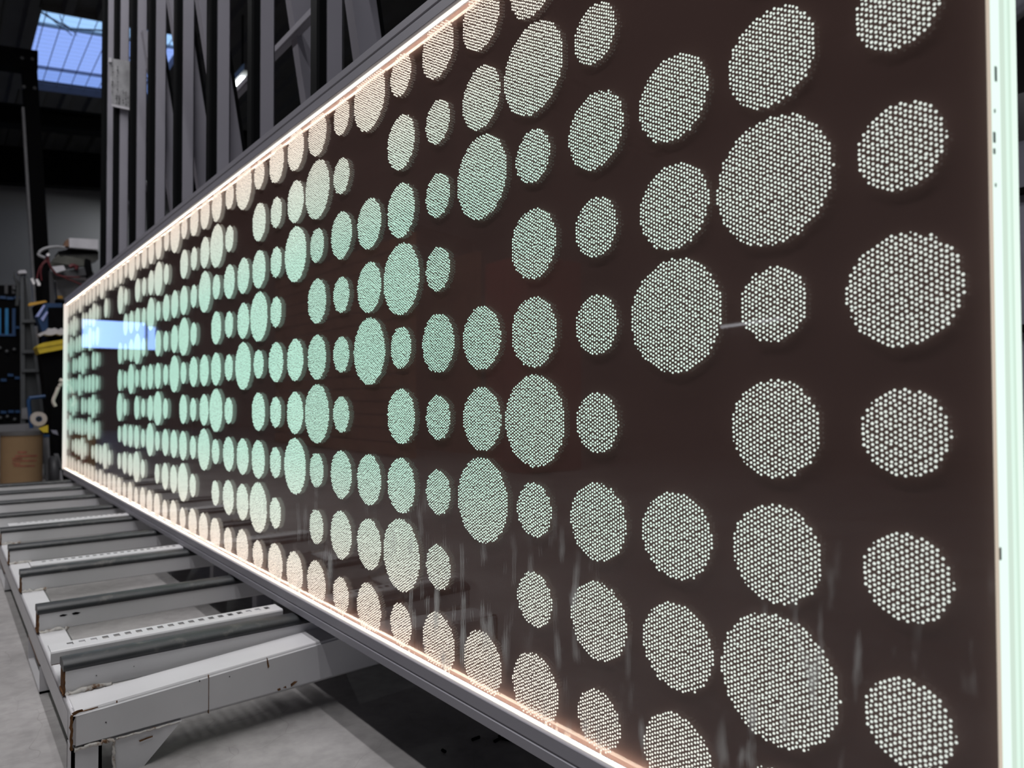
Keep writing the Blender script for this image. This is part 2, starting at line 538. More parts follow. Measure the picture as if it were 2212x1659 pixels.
DOT_RAMP = [(0.0, (0.49, 0.80, 0.66)), (0.42, (0.53, 0.80, 0.67)), (0.72, (0.74, 0.81, 0.70)), (0.92, (0.95, 0.84, 0.72)), (1.0, (1.0, 0.82, 0.68))]
M['dots'] = glow_mat('glowing_dots', 1.38, DOT_RAMP, (0.62, 0.66, 0.61))
M['led'] = glow_mat('led_edge', 1.25, [(0.0, (0.86, 1.0, 0.92)), (1.0, (1.0, 0.92, 0.80))], sample=True)
M['led_core'] = glow_mat('led_core', 22.0, [(0.0, (1.0, 0.88, 0.72)), (1.0, (1.0, 0.86, 0.68))], sample=True)
M['led_far'] = glow_mat('led_far_end', 0.95, [(0.0, (0.66, 0.86, 0.76)), (0.6, (0.80, 0.84, 0.77)), (1.0, (1.0, 0.87, 0.78))])

# brown back sheet, faintly glossy: it throws the fainter second image of every dot
m, nt, out = mat_new('brown_back_sheet')
b = nt.nodes.new('ShaderNodeBsdfPrincipled')
b.inputs['Base Color'].default_value = (0.118, 0.074, 0.066, 1)
b.inputs['Roughness'].default_value = 0.03
b.inputs['Specular IOR Level'].default_value = 0.18
nt.links.new(b.outputs['BSDF'], out.inputs['Surface'])
M['back'] = m

# clear front glass, mirror-like at a slant, with wiped-on smears low down
m, nt, out = mat_new('clear_glass')
N, L = nt.nodes.new, nt.links.new
tr, gl, df = N('ShaderNodeBsdfTransparent'), N('ShaderNodeBsdfGlossy'), N('ShaderNodeBsdfDiffuse')
gl.inputs['Roughness'].default_value = 0.0
df.inputs['Color'].default_value = (0.8, 0.82, 0.8, 1)
fr = N('ShaderNodeFresnel'); fr.inputs['IOR'].default_value = 1.5
ge = N('ShaderNodeNewGeometry')
inv = N('ShaderNodeMath'); inv.operation = 'SUBTRACT'; inv.inputs[0].default_value = 1; L(ge.outputs['Backfacing'], inv.inputs[1])
fm = N('ShaderNodeMath'); fm.operation = 'MULTIPLY'; L(fr.outputs[0], fm.inputs[0]); L(inv.outputs[0], fm.inputs[1])
mx1 = N('ShaderNodeMixShader'); L(fm.outputs[0], mx1.inputs[0]); L(tr.outputs[0], mx1.inputs[1]); L(gl.outputs[0], mx1.inputs[2])
tc = N('ShaderNodeTexCoord')
mp = N('ShaderNodeMapping'); mp.inputs['Scale'].default_value = (1, 75, 16); L(tc.outputs['Object'], mp.inputs['Vector'])
ns = N('ShaderNodeTexNoise'); ns.inputs['Scale'].default_value = 1.0; ns.inputs['Detail'].default_value = 3; L(mp.outputs[0], ns.inputs['Vector'])
n4 = N('ShaderNodeTexNoise'); n4.inputs['Scale'].default_value = 5.0; L(tc.outputs['Object'], n4.inputs['Vector'])
th = N('ShaderNodeMapRange'); th.inputs['From Min'].default_value, th.inputs['From Max'].default_value = 0.57, 0.70; L(ns.outputs['Fac'], th.inputs['Value'])
th2 = N('ShaderNodeMapRange'); th2.inputs['From Min'].default_value, th2.inputs['From Max'].default_value = 0.44, 0.54; L(n4.outputs['Fac'], th2.inputs['Value'])
sp = N('ShaderNodeSeparateXYZ'); L(tc.outputs['Object'], sp.inputs[0])
hz = N('ShaderNodeMapRange'); hz.inputs['From Min'].default_value, hz.inputs['From Max'].default_value = 0.26, 0.12; L(sp.outputs['Z'], hz.inputs['Value'])
hy = N('ShaderNodeMapRange'); hy.inputs['From Min'].default_value, hy.inputs['From Max'].default_value = 1.4 - 1.89, 0.7 - 1.89; L(sp.outputs['Y'], hy.inputs['Value'])
mu = N('ShaderNodeMath'); mu.operation = 'MULTIPLY'; L(th.outputs[0], mu.inputs[0]); L(th2.outputs[0], mu.inputs[1])
mu2 = N('ShaderNodeMath'); mu2.operation = 'MULTIPLY'; L(mu.outputs[0], mu2.inputs[0]); L(hz.outputs[0], mu2.inputs[1])
mu4 = N('ShaderNodeMath'); mu4.operation = 'MULTIPLY'; L(mu2.outputs[0], mu4.inputs[0]); L(hy.outputs[0], mu4.inputs[1])
mu3 = N('ShaderNodeMath'); mu3.operation = 'MULTIPLY'; L(mu4.outputs[0], mu3.inputs[0]); mu3.inputs[1].default_value = 0.5
mx2 = N('ShaderNodeMixShader'); L(mu3.outputs[0], mx2.inputs[0]); L(mx1.outputs[0], mx2.inputs[1]); L(df.outputs[0], mx2.inputs[2])
L(mx2.outputs[0], out.inputs['Surface'])
M['pane'] = m

XD = 0.0045                                   # plane the dots sit on
MB().box((XD + 0.0035, PY0 + 0.0006, GZ0 - 0.004), (0.0445, PY1, GZ1 + 0.004)).build('back_sheet', M['back'], panel)
MB().box((0.0, PY0 + 0.0004, GZ0), (0.003, PY1, GZ1)).build('front_glass', M['pane'], panel)
# LED edges along the top and the bottom
for s, z in ((1, GZ1), (-1, GZ0)):
    MB().box((-0.0006, PY0, min(z + s * .0002, z + s * .0028)), (.0004, PY1, max(z + s * .0002, z + s * .0028))).build('led_edge', M['led'], panel)
    MB().box((.0005, PY0 + .004, min(z + s * .0002, z + s * .0026)), (.0024, PY1 - .004, max(z + s * .0002, z + s * .0026))).build('led_strip', M['led_core'], panel)
# aluminium edge profiles
for s, z in ((1, GZ1 + .0030), (-1, GZ0 - .0030)):
    prof = [(-.0050, 0), (-.0056, .0006), (-.0056, .0134), (-.0044, .0146), (-.0044, .0154), (-.0060, .0166), (-.0060, .0267), (-.0050, .0277), (.0445, .0277), (.0445, 0)]
    pr = [(x, z + s * h) for x, h in prof]
    MB().prism(pr, 'y', PY0 + .0004, PY1 + .004).build('edge_profile', M['alu'], panel)
# near end: the polished glass edge, a stack of glowing layers
lay = [(0.0000, 0.0022, (1.0, 0.86, 0.70), 0.62), (0.0022, 0.0165, (0.84, 1.0, 0.93), 1.05), (0.0165, 0.0245, (0.76, 0.93, 0.80), 0.86),
       (0.0245, 0.0300, (0.80, 1.0, 0.88), 0.98), (0.0300, 0.0345, (0.74, 0.94, 0.80), 0.90), (0.0345, 0.0445, (0.84, 1.0, 0.90), 1.02)]
for i, (a, b_, c, st) in enumerate(lay):
    MB().box((a, PY0 - .0012, GZ0), (b_, PY0, GZ1)).build('glass_layer', emission('glass_edge_%d' % i, c, st), panel)
for (x, y, w, h) in ((2150, 160, .0024, .0085), (2147, 297, .0024, .006), (2147, 327, .002, .003), (2148, 240, .001, .002), (2160, 1196, .002, .007), (2150, 400, .001, .002)):
    p = at(x, y, PY0 - .0013)
    MB().box((p[0] - w / 2, PY0 - .0018, p[2] - h / 2), (p[0] + w / 2, PY0 - .0010, p[2] + h / 2)).build('edge_chip', M['chip'], panel)
# far end strip
MB().box((-.0075, PY1 + .0002, GZ0 - .004), (.0445, PY1 + .022, GZ1 + .004)).build('far_end_strip', M['led_far'], panel)
# feed cable
mb = MB()
mb.tube(smooth_path([at(147, 824, 3.85), at(137, 826, 3.865), at(128, 834, 3.87), at(121, 850, 3.87), at(115, 866, 3.87), at(120, 878, 3.87)]), [.008] * 19 + [.008] * 6 + [.008] * 5 + [.007], 8)
mb.tube([at(129, 821, 3.868), at(140, 825, 3.86)], .010, 8)
mb.build('feed_cable', M['cream'], panel)

# the dot pattern: repeats every six columns (rows top to bottom; S, M, L circles, - none)
PATTERN = ['MSSSMSSSM', 'SMMLSMMLS', 'L-MML-MMM', 'SSMSSSMMS', 'MLSMMLSSM', 'MML-MML-M']
RAD = {'S': 0.31 * P, 'M': 0.405 * P, 'L': 0.53 * P}
VOID = {(c, r) for c in (29, 30, 31, 32) for r in (2, 3, 4, 5, 6)} | {(28, 2), (29, 7), (29, 1), (30, 1)}
COLS = 43
DOT_R, DOT_V = 0.00098, 0.00335
DOT_H = DOT_V * 0.872


def lattice(radius, z_lo=None, z_hi=None, seed=0, grow=1.0):
    g = np.random.default_rng(seed)
    pts = []
    n = int(radius / DOT_H) + 2
    oy, oz = g.uniform(-.5, .5) * DOT_H, g.uniform(-.5, .5) * DOT_V
    for i in range(-n, n + 1):
        for j in range(-n - 4, n + 5):
            y = oy + i * DOT_H
            z = oz + (j + 0.5 * (i & 1)) * DOT_V
            y += g.normal(0, .00016); z += g.normal(0, .00024)
            if y * y + z * z > (radius - .0006) ** 2:
                continue
            if z_lo is not None and z < z_lo or z_hi is not None and z > z_hi:
                continue
            rr = DOT_R * grow * (1 + g.normal(0, .05))
            e = math.hypot(y, z)
            if e > radius - .0012 and g.random() < .25:
                rr *= .6
            pts.append((y, z, rr))
    return np.array(pts)


def dot_mesh(name, pts, seg, rings):
    """Little glowing domes standing on the plane x = 0, facing -x."""
    ang = np.linspace(0, 2 * np.pi, seg, endpoint=False)
    tv, tf = [], []
    for k, (rr, hh) in enumerate(rings):
        tv += [(-hh, rr * math.cos(a), rr * math.sin(a)) for a in ang]
    for k in range(len(rings) - 1):
        tf += [(k * seg + i, (k + 1) * seg + i, (k + 1) * seg + (i + 1) % seg, k * seg + (i + 1) % seg) for i in range(seg)]
    top = tuple(range((len(rings) - 1) * seg, len(rings) * seg))
    tv = np.array(tv)
    n, nv = len(pts), len(tv)
    V = tv[None] * pts[:, 2][:, None, None]
    V[:, :, 1] += pts[:, 0][:, None]
    V[:, :, 2] += pts[:, 1][:, None]
    loops, sizes = [], []
    for q in tf + [top]:
        loops += list(q); sizes.append(len(q))
    loops = np.array(loops)
    me = bpy.data.meshes.new(name)
    me.vertices.add(n * nv)
    me.vertices.foreach_set('co', V.reshape(-1))
    nl, npf = len(loops), len(sizes)
    me.loops.add(n * nl)
    me.loops.foreach_set('vertex_index', (np.arange(n)[:, None] * nv + loops[None]).reshape(-1).astype(np.int32))
    me.polygons.add(n * npf)
    st = np.concatenate([[0], np.cumsum(sizes)[:-1]])
    me.polygons.foreach_set('loop_start', (np.arange(n)[:, None] * nl + st[None]).reshape(-1).astype(np.int32))
    me.materials.append(M['dots'])
    me.update(calc_edges=True)
    return me


NEAR = (8, [(1.0, 0.0), (0.80, 0.60), (0.42, 0.95)])
FARD = (6, [(1.0, 0.0), (0.74, 0.95)])
cache = {}
circles = []
for c in range(COLS):
    for r in range(9):
        ch = PATTERN[c % 6][r]
        if ch == '-' or (c, r) in VOID:
            continue
        circles.append((c, r, ch))
proot = wloc(panel)
n_part, rest = 0, []
for c, r, ch in circles:
    yc, zc = c * P, (5 - r) * P
    near = 0 if c <= 3 else 1 if c <= 6 else 2 if c <= 10 else 3
    var = (c * 5 + r * 3) % 3
    clip = 'top' if r == 0 else 'bot' if r == 8 else ''
    key = (ch, near, var, clip)
    if key not in cache:
        lo = GZ0 + .0008 - zc if clip == 'bot' else None
        hi = GZ1 - .0008 - zc if clip == 'top' else None
        pts = lattice(RAD[ch], lo, hi, ord(ch) * 31 + near * 7 + var * 3 + len(clip) * 101, (1.0, 1.03, 1.07, 1.16)[near])
        cache[key] = (pts, None)
    if n_part < 296:
        pts, me = cache[key]
        if me is None:
            me = dot_mesh('dot_circle', pts, *(NEAR if near < 3 else FARD))
            cache[key] = (pts, me)
        o = bpy.data.objects.new('dot_circle', me)
        o.parent = panel
        o.location = (XD - proot[0], yc - proot[1], zc - proot[2])
        COL.objects.link(o)
        n_part += 1
    else:
        rest.append(cache[key][0] + np.array([yc, zc, 0]))
if rest:
    me = dot_mesh('far_dot_circles', np.concatenate(rest), 5, FARD[1])
    o = bpy.data.objects.new('far_dot_circles', me)
    o.parent = panel
    o.location = (XD - proot[0], -proot[1], -proot[2])
    COL.objects.link(o)
    tag(o, kind='stuff')

# ------------------------------------------------------------------ the glass rack the panel stands on
rack = empty('glass_rack', (-0.1, 2.0, FLOOR), 'white painted steel rack of rubber-topped bars and upright posts holding the panel', 'rack')
XL = -0.335
BZ = -0.331                                   # top of the rubber
TOPZ = -.3755
MB().bevel_box((XL, 0.89, -.4155), (XL + .045, 3.62, TOPZ), .004).build('side_rail', M['paint'], rack)
MB().bevel_box((0.34, 1.5, -.4155), (.38, 3.62, TOPZ), .004).build('side_rail', M['paint'], rack)


def beam_at(x):
    t = (x - XL) / .37
    return (.862 + .020 * t, .930 + .020 * t, -.3725 + .0175 * t, -.4185 - .0010 * t)      # front, back, top, bottom


def beam_sec(x):
    y0_, y1_, zt_, zb_ = beam_at(x)
    return (x, y0_, y1_, zt_, zb_)


l_, r_ = beam_sec(XL + .0005), beam_sec(.34)
fb = MB().bevel_hexa([(l_[0], l_[1], l_[4]), (r_[0], r_[1], r_[4]), (r_[0], r_[2], r_[4]), (l_[0], l_[2], l_[4]),
                      (l_[0], l_[1], l_[3]), (r_[0], r_[1], r_[3]), (r_[0], r_[2], r_[3]), (l_[0], l_[2], l_[3])], .005, 3).build('front_beam', M['paint'], rack)
j = beam_sec(-.167)
MB().box((-.1674, j[1] - .0005, j[4]), (-.1666, j[1] + .003, j[3] - .001)).build('joint_line', M['rust'], fb)


def weld(a, b, r, n=9, mat='weld', name='weld_bead'):
    a, b = np.array(a), np.array(b)
    g = np.random.default_rng(int(abs(a[1]) * 1000) + n)
    pts = [a + (b - a) * t + g.normal(0, r * .25, 3) for t in np.linspace(0, 1, n)]
    rr = [r * (.7 + .5 * g.random()) for _ in pts]
    return MB().tube(pts, rr, 7).build(name, M[mat], rack)


bar_y = [0.985, 1.318, 1.652, 1.985, 2.290, 2.605, 2.955, 3.29, 3.60]
for i, yb in enumerate(bar_y):
    y0, y1 = yb - .037, yb
    x1 = 0.33
    mb = MB()
    mb.prism([(y0 + .002, TOPZ), (y1 - .002, TOPZ), (y1, TOPZ + .002), (y1, -.343), (y0, -.343), (y0, TOPZ + .002)], 'x', XL + .003, x1)
    bar = mb.build('support_bar', M['paint'], rack)
    MB().box((XL + .0018, y0 + .003, TOPZ + .003), (XL + .0031, y1 - .003, -.346)).build('open_end', M['rust'], bar)
    prof = [(y0 - .001, -.3445), (y0 - .0025, -.3425), (y0 - .0025, -.3385), (y0 + .0005, -.3345), (y0 + .006, -.332), (y0 + .017, BZ), (y0 + .030, -.332), (y1 - .001, -.3345), (y1 + .001, -.340), (y1, -.3445)]
    MB().prism(prof, 'x', XL + .001, x1, True).build('rubber_strip', M['rubber'], bar)
    if i < 5:
        weld((XL + .004, y0 - .003, TOPZ + .0005), (XL + .046 + .012 * (i == 0), y0 - .003, TOPZ + .0005 + .002 * (i == 0)), .0038, 14)
        weld((XL + .002, y0 + .002, TOPZ), (XL + .002, y1 - .002, TOPZ), .0018, 6, 'rust', 'rust_line')
        weld((XL + .0025, y0, TOPZ + .001), (XL + .0025, y0, -.345), .0012, 9, 'rust', 'rust_line')

def patch(name, pts, y, parent, mat, th=.0005):
    """A thin chip or smear on a face that looks down the rack."""
    q = [at(px, py, y) for px, py in pts]
    bk = [p + np.array([0, th, 0]) for p in q]
    n_ = len(q)
    return MB().add(q + bk, [tuple(range(n_)), tuple(range(n_, 2 * n_))[::-1]] + [(i, n_ + i, n_ + (i + 1) % n_, (i + 1) % n_) for i in range(n_)]).build(name, M[mat], parent)


def beam_y(px):
    return .8615 + .020 * (at(px, 1500, .87)[0] - XL) / .37


for pts, m_ in (([(155, 1541), (166, 1535), (178, 1532), (180, 1535), (168, 1541), (158, 1547)], 'rust'),
                ([(156, 1552), (160, 1547), (163, 1550), (158, 1560)], 'black'),
                ([(251, 1514), (254, 1513), (254, 1518), (251, 1519)], 'rust'),
                ([(576, 1420), (578, 1422), (582, 1440), (579, 1444), (577, 1434)], 'rust'),
                ([(599, 1489), (605, 1486), (607, 1490), (601, 1493)], 'rust'),
                ([(612, 1485), (618, 1482), (619, 1487)], 'rust'),
                ([(628, 1478), (636, 1472), (643, 1472), (634, 1480), (629, 1484)], 'rust'),
                ([(430, 1470), (432, 1469), (433, 1472), (430, 1473)], 'dark_grey'),
                ([(495, 1461), (497, 1460), (497, 1463), (495, 1463)], 'dark_grey'),
                ([(227, 1560), (230, 1559), (231, 1562), (228, 1562)], 'dark_grey'),
                ([(300, 1600), (318, 1593), (330, 1589), (330, 1592), (316, 1597), (302, 1603)], 'rust')):
    patch('paint_chip', pts, beam_y(pts[0][0]), fb, m_)
rack_bars = [o for o in rack.children if o.name.startswith('support_bar')]
for pts in ([(128, 1330), (136, 1327), (146, 1328), (140, 1331), (131, 1332)], [(155, 1325), (164, 1322), (174, 1323), (168, 1327), (158, 1328)]):
    patch('black_smear', pts, bar_y[1] - .0376, rack_bars[1], 'black')
for pts in ([(225, 1432), (231, 1430), (230, 1434)], [(288, 1440), (290, 1438), (290, 1441)], [(207, 1459), (209, 1458), (210, 1460), (208, 1461)]):
    patch('paint_chip', pts, bar_y[0] - .0376, rack_bars[0], 'dark_grey')

# slotted angle strips behind every second bar
def slotted(yb, n, x0, x1, z):
    y0, y1 = yb + .012, yb + .046
    mb = MB()
    hy0, hy1 = y0 + .014, y0 + .027
    th = .0022
    mb.prism([(y0 - .004, z - .018), (y0 - .004, z - .003), (y0 - .0025, z - .0008), (y0, z), (hy0, z), (hy0, z - th), (y0 + .001, z - th), (y0 - .0018, z - .018)], 'x', x0, x1, False)
    mb.box((x0, hy1, z - th), (x1, y1, z))
    pitch = (x1 - x0 - .03) / n
    hw = pitch * .54
    xs = x0 + .022
    prev = x0
    for k in range(n):
        a = xs + k * pitch
        mb.box((prev, hy0, z - th), (a, hy1, z))
        prev = a + hw
    mb.box((prev, hy0, z - th), (x1, hy1, z))
    s = mb.build('slotted_strip', M['paint'], rack)
    MB().box((x0 + .001, y0 - .001, z - .020), (x0 + .012, y0 + .01, z - .0022)).build('rusted_tab', M['rust'], s)
    MB().box((x0 + .03, y0 + .002, z - .0450), (x0 + .06, y1 - .004, z - .0022)).build('strip_foot', M['paint'], s)
    MB().box((x1 - .06, y0 + .002, z - .0450), (x1 - .03, y1 - .004, z - .0022)).build('strip_foot', M['paint'], s)


slotted(.991, 20, -.343, -.012, -.3295)
slotted(1.657, 20, -.312, -.002, -.3305)
slotted(2.295, 20, -.312, -.002, -.3305)

# fork pockets under the rails
for y0, y1 in ((1.236, 1.44), (2.06, 2.36)):
    mb = MB()
    for a, b_ in (((y0, FLOOR), (y0 + .005, -.4155)), ((y1 - .005, FLOOR), (y1, -.4155)), ((y0, FLOOR), (y1, FLOOR + .004)), ((y0, -.4195), (y1, -.4155))):
        mb.box((XL + .001, a[0], a[1]), (XL + .045, b_[0], b_[1]))
    p = mb.build('leg', M['paint'], rack)
    MB().box((XL + .0005, y0 + .006, -.4195), (XL + .003, y1 - .006, -.4175)).build('rust_line', M['rust'], p)
# near corner leg with its gusset plate
ZB = -.4185
mb = MB()
for a, b_ in (((XL + .001, .866), (XL + .005, .906)), ((XL + .031, .866), (XL + .035, .906)), ((XL + .001, .866), (XL + .035, .870)), ((XL + .001, .902), (XL + .035, .906))):
    mb.box((a[0], a[1], FLOOR), (b_[0], b_[1], ZB))
leg = mb.build('leg', M['paint'], rack)
mb = MB().prism([(-.286, ZB + .0005), (-.203, ZB + .0005), (-.250, FLOOR), (-.286, FLOOR)], 'y', .868, .874)
mb.build('gusset_plate', M['paint'], rack)
weld((XL + .004, .8635, ZB), (-.294, .8635, ZB + .001), .0028, 16)
weld((-.2935, .8640, ZB + .001), (-.287, .8640, ZB - .001), .0024, 6)
weld((-.2865, .8665, ZB - .002), (-.2865, .8665, FLOOR + .002), .0020, 14)
weld((-.284, .8655, ZB - .0005), (-.206, .8680, ZB - .0005), .0014, 18)
weld((XL + .0005, .8625, -.3735), (XL + .0005, .8625, ZB + .001), .0017, 16, 'rust', 'rust_line')
weld((XL + .002, .8635, -.3730), (XL + .030, .8640, -.3715), .0009, 9, 'rust', 'rust_line')
for y0 in (1.55, 3.4):
    for x in (.34, ):
        MB().bevel_box((x, y0, FLOOR), (x + .04, y0 + .04, -.4135), .003).build('leg', M['paint'], rack)
MB().bevel_box((XL, 3.5, FLOOR), (XL + .04, 3.54, -.4135), .003).build('leg', M['paint'], rack)

# upright posts with rubber fronts, each propped by a slanting brace
post_y = [(1.031, .199), (1.382, .240), (1.70, .136), (2.039, .167), (2.381, .172), (2.671, .150), (2.993, .150), (3.268, .150)]
for i, (y, xr) in enumerate(post_y):
    top = 2.35
    post = MB().bevel_box((.076, y, FLOOR), (.112, y + .036, top), .004).build('post', M['paint_post'], rack)
    MB().prism([(.060, y + .003), (.060, y + .030), (.064, y + .034), (.0775, y + .034), (.0775, y - .0005), (.064, y - .0005)], 'z', FLOOR + .15, top - .02).build('rubber_strip', M['rubber_post'], post)
    if i == 0:
        MB().box((.1115, y + .002, FLOOR), (.1125, y + .034, top - .01)).build('seam_strip', M['dark_grey'], post)
    if y > 2.5:
        continue
    zt = 1.25                                  # xr: right edge of the brace at z = 0.8
    yb = y + .0375
    x_at = lambda z: xr + .16 * (.8 - z)
    br = MB().prism([(x_at(zt) - .054, zt), (x_at(zt), zt), (x_at(FLOOR), FLOOR), (x_at(FLOOR) - .054, FLOOR)], 'y', yb, yb + .030).build('brace', M['paint_post'], rack)
    MB().prism([(x_at(zt), zt), (x_at(zt) + .011, zt), (x_at(FLOOR) + .011, FLOOR), (x_at(FLOOR), FLOOR)], 'y', yb + .002, yb + .028).build('rubber_strip', M['rubber_post'], br)
MB().bevel_box((.165, 1.0, .870), (.185, 3.4, .890), .003).build('cross_rail', M['paint_post'], rack)

# paper sleeve hung on the posts
yt = 2.984
sl = empty('document_sleeve', (.075, yt, 1.17), 'crumpled clear sleeve with a scribbled paper hung across two grey posts', 'paper sleeve')
g = np.random.default_rng(5)
c4 = [at(234, 127, yt), at(281, 133, yt), at(279, 234, yt), at(242, 232, yt)]
n = 7
vs, fs = [], []
for i in range(n + 1):
    for j in range(n + 1):
        u, v = i / n, j / n
        p = (1 - u) * (1 - v) * c4[0] + u * (1 - v) * c4[1] + u * v * c4[2] + (1 - u) * v * c4[3]
        vs.append(p + np.array([0, g.normal(0, .0016) - .006, 0]))
k = len(vs)
vs2 = [p + np.array([0, .0015, 0]) for p in vs]
for i in range(n):
    for j in range(n):
        a = i * (n + 1) + j
        q = (a, a + 1, a + n + 2, a + n + 1)
        fs += [q, tuple(t + k for t in q[::-1])]
MB().add(vs + vs2, fs, True).build('sleeve', M['paper'], sl)
mb = MB()
def scrib(px, py0, py1, w):
    y = py0
    while y < py1:
        h = g.uniform(1.2, 5)
        a, b_ = at(px + g.uniform(-1, 1), y, yt), at(px + w + g.uniform(-1, 1), y + h, yt)
        mb.box((min(a[0], b_[0]), yt - .0125, min(a[2], b_[2])), (max(a[0], b_[0]), yt - .0115, max(a[2], b_[2])))
        y += h + g.uniform(1.0, 3)
scrib(241, 140, 205, 1.2); scrib(252, 145, 200, 1.4); scrib(249, 204, 226, 3.0); scrib(255, 206, 228, 2.5); scrib(264, 195, 226, 1.6); scrib(270, 200, 228, 1.6); scrib(275, 203, 226, 1.2)
mb.build('handwriting', M['ink'], sl)
MB().box((.046, yt - .013, 1.172), (.110, yt - .010, 1.181)).build('seal_strip', M['light_grey'], sl)
MB().box((.036, yt - .012, 1.345), (.045, yt + .004, 1.362)).build('tape', M['light_grey'], sl)

# ------------------------------------------------------------------ things at the far end of the hall
def quad_box(name, mat, parent, pts, Y, depth, dx=0.0, dz=0.0):
    """A slab whose near face shows the given outline on plane Y and which goes back by depth."""
    q = [at(x, y, Y) for x, y in pts]
    back = [p + np.array([dx, depth, dz]) for p in q]
    n_ = len(q)
    return MB().add(q + back, [tuple(range(n_)), tuple(range(n_, 2 * n_))[::-1]] + [(i, n_ + i, n_ + (i + 1) % n_, (i + 1) % n_) for i in range(n_)]).build(name, mat, parent)


# cardboard drum
Yc = 4.35
a, b_ = at(3, 940, Yc), at(97, 935, Yc)
cx, rr = (a[0] + b_[0]) / 2, (b_[0] - a[0]) / 2
zt = at(50, 936, Yc)[2]
drum = empty('cardboard_drum', (cx, Yc + rr, FLOOR), 'brown cardboard drum with faded red print standing beyond the rack', 'drum')
ring = lambda r_, z, s=40: [(cx + r_ * math.cos(t), Yc + rr + r_ * math.sin(t), z) for t in np.linspace(0, 2 * math.pi, s, endpoint=False)]
mb = MB()
s = 40
vs = ring(rr, FLOOR) + ring(rr, zt)
mb.add(vs, [(i, (i + 1) % s, s + (i + 1) % s, s + i) for i in range(s)], True)
mb.add(vs, [tuple(range(s))[::-1], tuple(range(s, 2 * s))])
mb.build('drum_body', M['card'], drum)
mb = MB()
vs = ring(rr + .004, zt - .012) + ring(rr + .004, zt + .006)
mb.add(vs, [(i, (i + 1) % s, s + (i + 1) % s, s + i) for i in range(s)], True)
mb.add(vs, [tuple(range(s))[::-1], tuple(range(s, 2 * s))])
mb.build('drum_lid', M['lid'], drum)
# faded printed blocks wrapped on its side
mb = MB()
for (x0, x1, y0, y1) in ((38, 58, 975, 979), (33, 82, 983, 987), (27, 48, 989, 992), (27, 80, 994, 997), (27, 44, 1000, 1003), (30, 76, 1005, 1008)):
    xs = np.linspace(x0, x1, 9)
    top_, bot = [], []
    for x in xs:
        wx = at(x, 990, Yc)[0]
        t = max(-1, min(1, (wx - cx) / rr))
        yy = Yc + rr - (rr + .0012) * math.sqrt(1 - t * t)
        top_.append((wx, yy, at(x, y0, Yc)[2])); bot.append((wx, yy, at(x, y1, Yc)[2]))
    mb.add(top_ + bot, [(i, i + 1, 10 + i, 9 + i) for i in range(8)], True)
mb.build('faded_print', M['card_print'], drum)

# roll of tape standing on the drum
Yr = 4.40
c0 = at(84, 905, Yr)
Rt = abs(at(102, 905, Yr)[0] - c0[0])
roll = empty('tape_roll', (c0[0], Yr, c0[2] - Rt), 'cream roll of tape standing on the cardboard drum', 'tape roll')
mb = MB()
s = 28
ri = Rt * .40
def rg(r_, y):
    return [(c0[0] + r_ * math.cos(t), y, c0[2] + r_ * math.sin(t)) for t in np.linspace(0, 2 * math.pi, s, endpoint=False)]
vs = rg(Rt, Yr) + rg(ri, Yr) + rg(Rt, Yr + .05) + rg(ri, Yr + .05)
mb.add(vs, [(i, (i + 1) % s, s + (i + 1) % s, s + i) for i in range(s)] + [(2 * s + i, 3 * s + i, 3 * s + (i + 1) % s, 2 * s + (i + 1) % s) for i in range(s)]
       + [(i, 2 * s + i, 2 * s + (i + 1) % s, (i + 1) % s) for i in range(s)] + [(s + i, s + (i + 1) % s, 3 * s + (i + 1) % s, 3 * s + i) for i in range(s)])
mb.build('tape', M['cream'], roll)
mb = MB()
vs = rg(ri * 1.02, Yr - .001) + rg(ri * .86, Yr - .001) + rg(ri * 1.02, Yr + .051) + rg(ri * .86, Yr + .051)
mb.add(vs, [(i, (i + 1) % s, s + (i + 1) % s, s + i) for i in range(s)] + [(s + i, s + (i + 1) % s, 3 * s + (i + 1) % s, 3 * s + i) for i in range(s)])
mb.build('core', M['blue'], roll)
yb_ = tag(quad_box('yellow_block', M['yellow'], None, [(84, 926), (104, 919), (104, 934), (94, 934)], 4.37, .05), 'small yellow block lying in front of the tape roll', 'block')

# wheeled trolley right of the drum
Yw = 4.55
tro = empty('wheeled_trolley', (at(112, 1050, Yw)[0], Yw, FLOOR), 'dark trolley with a pale upright and a black wheel beside the drum', 'trolley')
quad_box('upright', M['mid_grey'], tro, [(94, 944), (106, 944), (111, 1060), (101, 1060)], Yw, .03)
quad_box('upright_cap', M['blue'], tro, [(93, 939), (107, 939), (107, 944), (93, 944)], Yw - .002, .034)
quad_box('frame_bar', M['black'], tro, [(108, 930), (124, 930), (127, 985), (112, 985)], Yw + .02, .03)
quad_box('fork_arm', M['machine'], tro, [(110, 929), (123, 930), (126, 940), (114, 936)], Yw + .016, .03)
quad_box('fork_arm', M['mid_grey'], tro, [(116, 980), (126, 980), (137, 1015), (130, 1010)], Yw + .01, .02)
quad_box('panel', M['black'], tro, [(106, 830), (134, 830), (134, 985), (118, 985)], Yw + .10, .05)
cw = at(115, 1018, Yw)
hw = abs(at(115, 984, Yw)[2] - at(115, 1052, Yw)[2]) / 2
mb = MB()
s = 24
wv = []
for xo, r_ in ((-.024, hw * .80), (-.018, hw * .96), (0.0, hw), (.018, hw * .96), (.024, hw * .80)):
    wv.append([(cw[0] + xo, Yw + r_ * math.cos(t), cw[2] + r_ * math.sin(t)) for t in np.linspace(0, 2 * math.pi, s, endpoint=False)])
vs = [p for r_ in wv for p in r_]
mb.add(vs, [(k * s + i, k * s + (i + 1) % s, (k + 1) * s + (i + 1) % s, (k + 1) * s + i) for k in range(4) for i in range(s)], True)
mb.add(vs, [tuple(range(s)), tuple(range(4 * s, 5 * s))[::-1]])
